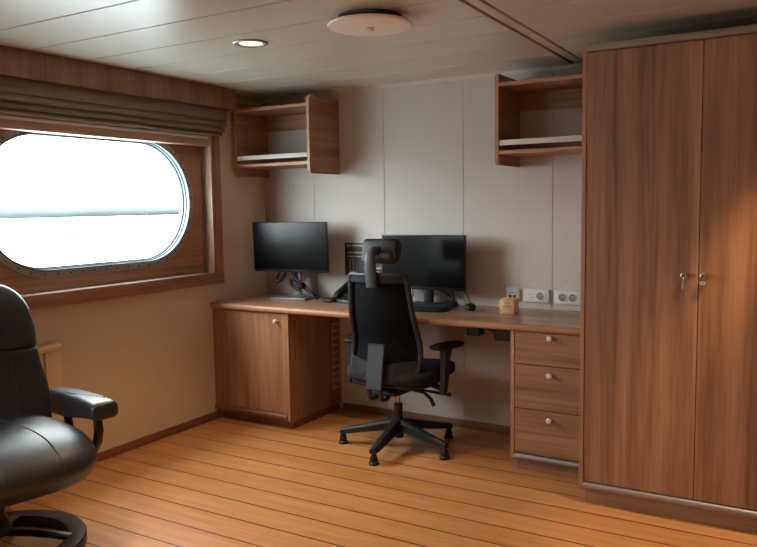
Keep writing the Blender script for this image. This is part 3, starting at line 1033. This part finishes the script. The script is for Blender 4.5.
# arms
for s in (-1, 1):
    ax = 0.292 * s
    MB().tube([(0.20 * s, -0.02, 0.385), (0.27 * s, -0.02, 0.365), (ax, -0.02, 0.375), (ax, -0.018, 0.41)], [0.02, 0.02, 0.02, 0.02], 8, flat=(0.7, 1.2)).build('arm_bracket', M['plastic'], t, world=False, ang=60)
    post = MB()
    post.loft([[Vector((ax + sx * wx, y0 + sy * wy, z)) for sx, sy in ((-1, -1), (1, -1), (1, 1), (-1, 1))] for z, y0, wx, wy in ((0.345, -0.03, 0.012, 0.024), (0.42, -0.02, 0.0145, 0.03), (0.52, -0.005, 0.0145, 0.03), (0.575, 0.005, 0.018, 0.042))])
    post.build('arm_post', M['plastic'], t, world=False, ang=30)
    mt = Matrix.Translation((ax, 0.02, 0)) @ Matrix.Rotation(-s * math.radians(18), 4, 'Z')
    pad = MB()
    pad.blob((0, 0.0, 0.592), (0.047, 0.122, 0.017), p=2.8, nu=40, nv=14, mat4=mt)
    pad.build('arm_pad', M['rubber'], t, world=False, ang=80)
MB().tube([(0.06, 0.00, 0.345), (0.18, 0.0, 0.335), (0.30, 0.0, 0.330), (0.32, 0.0, 0.330)], [0.007, 0.007, 0.009, 0.012], 8).build('height_lever', M['plastic'], t, world=False, ang=60)
MB().tube([(0.07, -0.04, 0.345), (0.18, -0.04, 0.335), (0.225, -0.05, 0.308), (0.245, -0.055, 0.272)], [0.007, 0.008, 0.011, 0.012], 8).build('tilt_lever', M['plastic'], t, world=False, ang=60)

# ------------------------------------------------------------------ monitors
def monitor(name, label, cx, cy, rz, zc, wd, ht, tilt, base):
    t = thing(name, label, 'monitor', (cx, cy, DT + 0.0006), rz, 'computer monitors')
    mt = Matrix.Translation((0, 0, zc - DT)) @ Matrix.Rotation(tilt, 4, 'X')
    s = MB()
    s.box(-wd / 2, wd / 2, 0.0, 0.022, -ht / 2, ht / 2, 0.003, 2, mat4=mt)
    s.box(-wd * 0.36, wd * 0.36, 0.0215, 0.042, -ht * 0.36, ht * 0.36, 0.012, 2, mat4=mt)
    h = s.build('housing', M['bezel'], t, world=False)
    MB().box(-wd / 2 + 0.006, wd / 2 - 0.006, -0.0012, -0.0002, -ht / 2 + 0.018, ht / 2 - 0.006, mat4=mt).build('screen', M['screen'], h, world=False)
    return t


t = monitor('monitor', 'black monitor with blank screen on a silver stand at the window end of the desk', -2.915, 3.83, math.radians(7), 1.088, 0.545, 0.322, math.radians(1.5), None)
MON1 = t
MB().box(-0.120, 0.135, -0.055, 0.165, 0.0, 0.014, 0.003).build('stand_base', M['alu_matte'], t, world=False)
st = MB()
st.box(-0.035, 0.035, 0.075, 0.095, 0.0142, 0.36, 0.003)
st.box(-0.006, 0.006, 0.0725, 0.0752, 0.0142, 0.30)
st.box(-0.05, 0.05, 0.043, 0.075, 0.29, 0.38, 0.003)
st.build('stand_column', M['alu_matte'], t, world=False)

t = monitor('monitor', 'wide black monitor with blank screen behind the office chair headrest', -1.979, 3.875, math.radians(0), 1.010, 0.548, 0.322, math.radians(-1), None)
MB().box(-0.10, 0.10, 0.00, 0.12, 0.0, 0.012, 0.003).build('stand_base', M['bezel'], t, world=False)
MB().box(-0.025, 0.035, 0.060, 0.085, 0.0142, 0.28, 0.003).box(-0.05, 0.05, 0.042, 0.060, 0.21, 0.30, 0.002).build('stand_column', M['bezel'], t, world=False)

cb = MB()
for i in range(4):
    j = i * 0.007
    cb.tube([(-2.955 + j, 3.90, 0.96), (-2.945 + j, 3.895, 0.915), (-2.93 + j, 3.89, 0.875 - j), (-2.90 + j, 3.885, 0.848), (-2.865, 3.885 + j, 0.83 + j * 0.8), (-2.83, 3.88 + j, 0.812 + j), (-2.79, 3.875 + j, 0.785 + j * 0.6), (-2.755, 3.87 + j, 0.765 + j * 0.3), (-2.735, 3.87 + j * 0.6, 0.7585)], 0.0062, 8)
for i in range(3):
    r = 0.024 + i * 0.006
    cb.tube([(-2.895 + r * 1.3 * math.cos(a), 3.874 - 0.004 * i, 0.845 + r * math.sin(a) - 0.4 * r * math.cos(a)) for a in [2 * PI * k / 20 for k in range(20)]], 0.0055, 8, closed=True)
cb.build('cable', M['cable'], MON1, ang=80)
cb = MB()
cb.tube([(-3.055, 3.90, 0.955), (-3.06, 3.90, 0.90), (-3.075, 3.895, 0.875), (-3.06, 3.89, 0.852), (-3.035, 3.892, 0.862), (-3.005, 3.895, 0.905), (-2.985, 3.90, 0.955)], [0.007, 0.008, 0.012, 0.011, 0.009, 0.008, 0.007], 8)
cb.build('cable', M['cable'], MON1, ang=80)

# framed notice on the wall
t = thing('framed_notice', 'small black-framed panel of grey and black bars on the wall behind the office chair', 'picture', (-2.477, YB - 0.001, 0.9))
xa, xb, z0, z1, yb = -2.622, -2.332, 0.902, 1.110, YB - 0.001
fr = MB()
fr.box(xa, xb, yb - 0.012, yb, z1 - 0.008, z1).box(xa, xb, yb - 0.012, yb, z0, z0 + 0.008)
fr.box(xa, xa + 0.008, yb - 0.012, yb, z0 + 0.0081, z1 - 0.0081).box(xb - 0.008, xb, yb - 0.012, yb, z0 + 0.0081, z1 - 0.0081)
fr.build('frame', M['bezel'], t)
MB().box(xa + 0.0081, xb - 0.0081, yb - 0.004, yb, z0 + 0.0081, z1 - 0.0081).build('sheet', M['print_dk'], t)
for (u0, u1, v0, v1) in ((0.01, 0.13, 0.93, 0.985), (0.16, 0.60, 0.93, 0.985), (0.03, 0.42, 0.70, 0.74), (0.46, 0.62, 0.70, 0.74), (0.03, 0.42, 0.57, 0.60), (0.47, 0.95, 0.19, 0.23), (0.47, 0.62, 0.08, 0.11), (0.70, 0.9, 0.08, 0.11), (0.72, 0.80, 0.29, 0.35), (0.08, 0.10, 0.05, 0.52), (0.17, 0.19, 0.05, 0.52)):
    a, b_ = xa + 0.009 + u0 * 0.272, xa + 0.009 + u1 * 0.272
    c_, d_ = z0 + 0.009 + v0 * 0.19, z0 + 0.009 + v1 * 0.19
    MB().box(a, b_, yb - 0.0046, yb - 0.0041, c_, d_).build('printed_bar', M['print_lt'], t)

# ------------------------------------------------------------------ things on the desk
Z0 = DT + 0.0006
t = thing('desk_phone', 'black desk telephone between the left monitor and the office chair', 'telephone', (-2.465, 3.875, Z0), math.radians(-10))
MB().prism([(-0.09, 0.0), (0.09, 0.0), (0.09, 0.088), (0.07, 0.096), (-0.085, 0.020)], 'yz', -0.095, 0.095, 0.004).build('body', M['plastic'], t, world=False)
MB().tube([(-0.07, -0.085, 0.026), (-0.07, -0.065, 0.052), (-0.07, 0.0, 0.090), (-0.07, 0.06, 0.116), (-0.07, 0.085, 0.108)], [0.018, 0.022, 0.017, 0.022, 0.018], 10, flat=(0.8, 1.1)).build('handset', M['plastic'], t, world=False, ang=80)
kb = MB()
for i in range(3):
    for j in range(4):
        kb.box(-0.012 + i * 0.026, 0.006 + i * 0.026, -0.06 + j * 0.02, -0.046 + j * 0.02, 0.046 + j * 0.0098, 0.0515 + j * 0.0098, 0.001, 1)
kb.build('keypad', M['plastic_grey'], t, world=False)
t = thing('computer_mouse', 'small flat black mouse lying left of the desk phone', 'mouse', (-2.595, 3.80, Z0), math.radians(75), 'computer mice')
MB().blob((0, 0, 0.014), (0.030, 0.055, 0.014), p=2.4, fn=lambda q: Vector((q.x, q.y, max(q.z, 0.001)))).build('body', M['plastic'], t, world=False, ang=80)
MB().box(-0.003, 0.003, 0.018, 0.034, 0.0262, 0.0282, 0.001, 1).build('scroll_wheel', M['plastic_grey'], t, world=False)

t = thing('computer_mouse', 'black mouse with pale stripe on the desk beside the green cable', 'mouse', (-1.655, 3.83, Z0), math.radians(25), 'computer mice')
MB().blob((0, 0, 0.018), (0.033, 0.058, 0.020), p=2.3, fn=lambda q: Vector((q.x, q.y, max(q.z, 0.001)))).build('body', M['plastic'], t, world=False, ang=80)
MB().tube([(-0.0335, -0.03, 0.021), (-0.0345, 0.0, 0.023), (-0.031, 0.028, 0.021)], 0.0022, 6).build('stripe', M['socket_md'], t, world=False)

t = thing('keyboard', 'curved black keyboard in front of the wide monitor', 'keyboard', (-1.945, 3.735, Z0), math.radians(9))
pr = rrect(-0.20, 0.20, -0.095, 0.095, 0.06, 6)
MB().prism(pr, 'xy', 0.0, 0.022, 0.006, 3).build('body', M['plastic'], t, world=False, ang=50)
kb = MB()
for j in range(5):
    for i in range(15):
        x = -0.172 + i * 0.0235
        kb.box(x, x + 0.0195, -0.055 + j * 0.023, -0.036 + j * 0.023, 0.0222, 0.027, 0.0015, 1)
kb.build('keys', M['plastic_grey'], t, world=False)
t2 = thing('laptop_dock', 'low black angled device with cables under the wide monitor', 'docking device', (-1.825, 3.905, Z0), math.radians(-8))
MB().prism([(-0.045, 0.0), (0.035, 0.0), (0.03, 0.032), (-0.03, 0.018)], 'yz', -0.045, 0.045, 0.004).build('body', M['plastic'], t2, world=False)

pp = MB()
pp.grid(lambda u, v: Vector((-2.225 + 0.33 * u + 0.02 * v, 4.004 + 0.036 * v, Z0 + 0.001 + 0.135 * v)), 4, 4, 0.001)
tag(pp.build('sheet_of_paper', M['paper']), 'white paper leaning on the wall under the wide monitor', 'paper')
cb = MB()
cb.tube([(-1.86, 3.95, 0.93), (-1.85, 3.97, 0.88), (-1.83, 3.975, 0.84), (-1.82, 3.97, 0.79), (-1.83, 3.955, 0.7585)], 0.006, 8)
cb.tube([(-1.93, 3.95, 0.93), (-1.92, 3.985, 0.86), (-1.87, 3.99, 0.82), (-1.84, 3.985, 0.785), (-1.79, 3.97, 0.7575)], 0.005, 8)
cb.tube([(-2.02, 3.955, 0.90), (-1.98, 3.99, 0.845), (-1.92, 3.995, 0.835), (-1.86, 3.995, 0.80), (-1.80, 3.985, 0.757)], 0.004, 8)
cb.tube([(-2.16, 3.96, 0.92), (-2.14, 3.99, 0.86), (-2.11, 3.995, 0.85), (-2.10, 3.99, 0.80), (-2.12, 3.98, 0.757)], 0.0045, 8)
tag(cb.build('cable_tangle', M['cable'], ang=80), 'black cables trailing down behind the wide monitor stand', 'cable')
tag(MB().tube([(-1.80, 3.955, 0.90), (-1.775, 3.975, 0.868), (-1.745, 3.98, 0.82), (-1.715, 3.98, 0.775), (-1.70, 3.96, 0.757), (-1.685, 3.93, 0.7555)], 0.0042, 8).build('green_cable', M['green'], ang=80), 'thin green cable between the wide monitor and mouse', 'cable')

t = thing('wooden_block', 'small pale wooden cube with engraved writing on the desk', 'desk ornament', (-1.413, 3.80, Z0), math.radians(2))
a = 0.041
MB().box(-a, a, -a, a, 0, 2 * a, 0.003).build('cube', M['cubewood'], t, world=False)
ink = MB()
random.seed(7)
for zz, n_, x0, dx in ((0.056, 3, -0.012, 0.0105), (0.037, 5, -0.020, 0.0092)):
    for i in range(n_):
        x = x0 + dx * i
        ink.box(x, x + 0.0016, -a - 0.0006, -a - 0.0001, zz, zz + 0.012)
        ink.box(x + 0.0018, x + 0.0062, -a - 0.0006, -a - 0.0001, zz + (0.010 if i % 2 else 0.005), zz + (0.012 if i % 2 else 0.007))
        if i % 3 != 1:
            ink.box(x + 0.0055, x + 0.0070, -a - 0.0006, -a - 0.0001, zz, zz + 0.010)
ink.box(-0.020, 0.024, -a - 0.0006, -a - 0.0001, 0.029, 0.0305)
ink.build('engraving', M['ink'], t, world=False)


# ------------------------------------------------------------------ sockets
def outlet(x0, x1, z0, z1, kind, label):
    t = thing('wall_outlet', label, 'outlet', ((x0 + x1) / 2, YB - 0.0005, z0), group='white wall outlets above the desk')
    y = YB - 0.0005
    zc = (z0 + z1) / 2
    pl = MB().prism(rrect(x0, x1, z0, z1, 0.007, 4), 'xz', y - 0.016, y, 0.003, 2).build('faceplate', M['white_pl'], t)
    MB().prism(rrect(x0 + 0.012, x1 - 0.012, z0 + 0.010, z1 - 0.010, 0.003, 2), 'xz', y - 0.018, y - 0.0162, 0.0005, 1).build('insert', M['white_pl'], t)
    def schuko(x):
        MB().lathe([(0.0, -0.0182), (0.021, -0.0182), (0.0205, -0.0225), (0.0185, -0.0225), (0.0178, -0.0188), (0.0, -0.0188)], (x, y, zc), (0, 1, 0), 28).build('socket', M['socket_md'], t)
        h = MB()
        h.lathe([(0.0, -0.0189), (0.0178, -0.0189), (0.0178, -0.0192), (0.0, -0.0192)], (x, y, zc), (0, 1, 0), 24)
        ho = h.build('socket_well', M['socket_md'], t)
        d = MB()
        for dx, dz in ((-0.0095, 0), (0.0095, 0)):
            d.lathe([(0.0, -0.0193), (0.0035, -0.0193), (0.0035, -0.0199), (0.0, -0.0199)], (x + dx, y, zc + dz), (0, 1, 0), 12)
        d.box(x - 0.0035, x + 0.0035, y - 0.0215, y - 0.0193, zc + 0.011, zc + 0.0165).box(x - 0.0045, x + 0.0045, y - 0.0215, y - 0.0193, zc - 0.0175, zc - 0.010)
        d.build('contacts', M['socket_dk'], t)
    if kind == 'data':
        for dx in (-0.013, 0.013):
            MB().box((x0 + x1) / 2 + dx - 0.008, (x0 + x1) / 2 + dx + 0.008, y - 0.0195, y - 0.0182, zc - 0.018, zc - 0.003, 0.0005, 1).build('data_port', M['socket_dk'], t)
        MB().box(x0 + 0.018, x1 - 0.018, y - 0.0187, y - 0.0182, zc + 0.008, zc + 0.013).build('label_strip', M['socket_md'], t)
    elif kind == 'mixed':
        xm = x0 + (x1 - x0) * 0.33
        d = MB()
        d.box(xm - 0.011, xm - 0.008, y - 0.019, y - 0.0182, zc + 0.003, zc + 0.013).box(xm + 0.008, xm + 0.011, y - 0.019, y - 0.0182, zc + 0.003, zc + 0.013)
        d.box(xm - 0.002, xm + 0.003, y - 0.019, y - 0.0182, zc - 0.014, zc - 0.008)
        d.build('pin_slots', M['socket_dk'], t)
        schuko(x0 + (x1 - x0) * 0.66)
    else:
        schuko(x0 + (x1 - x0) * 0.31)
        schuko(x0 + (x1 - x0) * 0.69)


outlet(-1.518, -1.440, 0.789, 0.866, 'data', 'small square white data outlet above the wooden cube')
outlet(-1.417, -1.266, 0.787, 0.864, 'mixed', 'white double outlet between the square data outlet and the one beside the wardrobe')
outlet(-1.236, -1.085, 0.785, 0.864, 'schuko', 'white double socket outlet closest to the wardrobe')
for x, z, lb in ((-1.363, 0.884, 'tiny white sticker above the middle wall outlet'), (-1.157, 0.885, 'tiny white sticker above the outlet closest to the wardrobe')):
    s = thing('label_sticker', lb, 'sticker', (x, YB - 0.0003, z), group='tiny stickers above the outlets')
    MB().box(x - 0.014, x + 0.014, YB - 0.0018, YB - 0.0003, z - 0.006, z + 0.006, 0.0006, 1).build('tag', M['white_pl'], s)
    MB().box(x - 0.008, x + 0.008, YB - 0.0022, YB - 0.0019, z - 0.0015, z + 0.0015).build('print', M['socket_dk'], s)

# ------------------------------------------------------------------ power adaptors under the desk
t = thing('power_adaptor', 'small black box under the desk closest to the office chair', 'power adaptor', (-1.57, 3.70, DB - 0.045), group='black boxes under the desk')
MB().box(-1.605, -1.530, 3.66, 3.74, DB - 0.078, DB - 0.001, 0.004).build('case', M['plastic'], t)
MB().box(-1.6, -1.535, 3.655, 3.6595, DB - 0.012, DB - 0.003, 0.001, 1).build('bracket', M['rubber'], t)
t = thing('power_adaptor', 'larger black box under the desk next to the drawer pedestal', 'power adaptor', (-1.37, 3.70, DB - 0.07), group='black boxes under the desk')
MB().box(-1.445, -1.325, 3.66, 3.78, DB - 0.092, DB - 0.001, 0.004).build('case', M['plastic'], t)
MB().box(-1.40, -1.35, 3.6565, 3.6597, DB - 0.052, DB - 0.012, 0.001, 1).build('socket_face', M['rubber'], t)
tag(MB().tube([(-1.529, 3.70, DB - 0.034), (-1.50, 3.70, DB - 0.036), (-1.47, 3.70, DB - 0.046), (-1.446, 3.70, DB - 0.055)], 0.009, 8).build('adaptor_cable', M['cable'], ang=80), 'short black cable joining two boxes under the desk', 'cable')
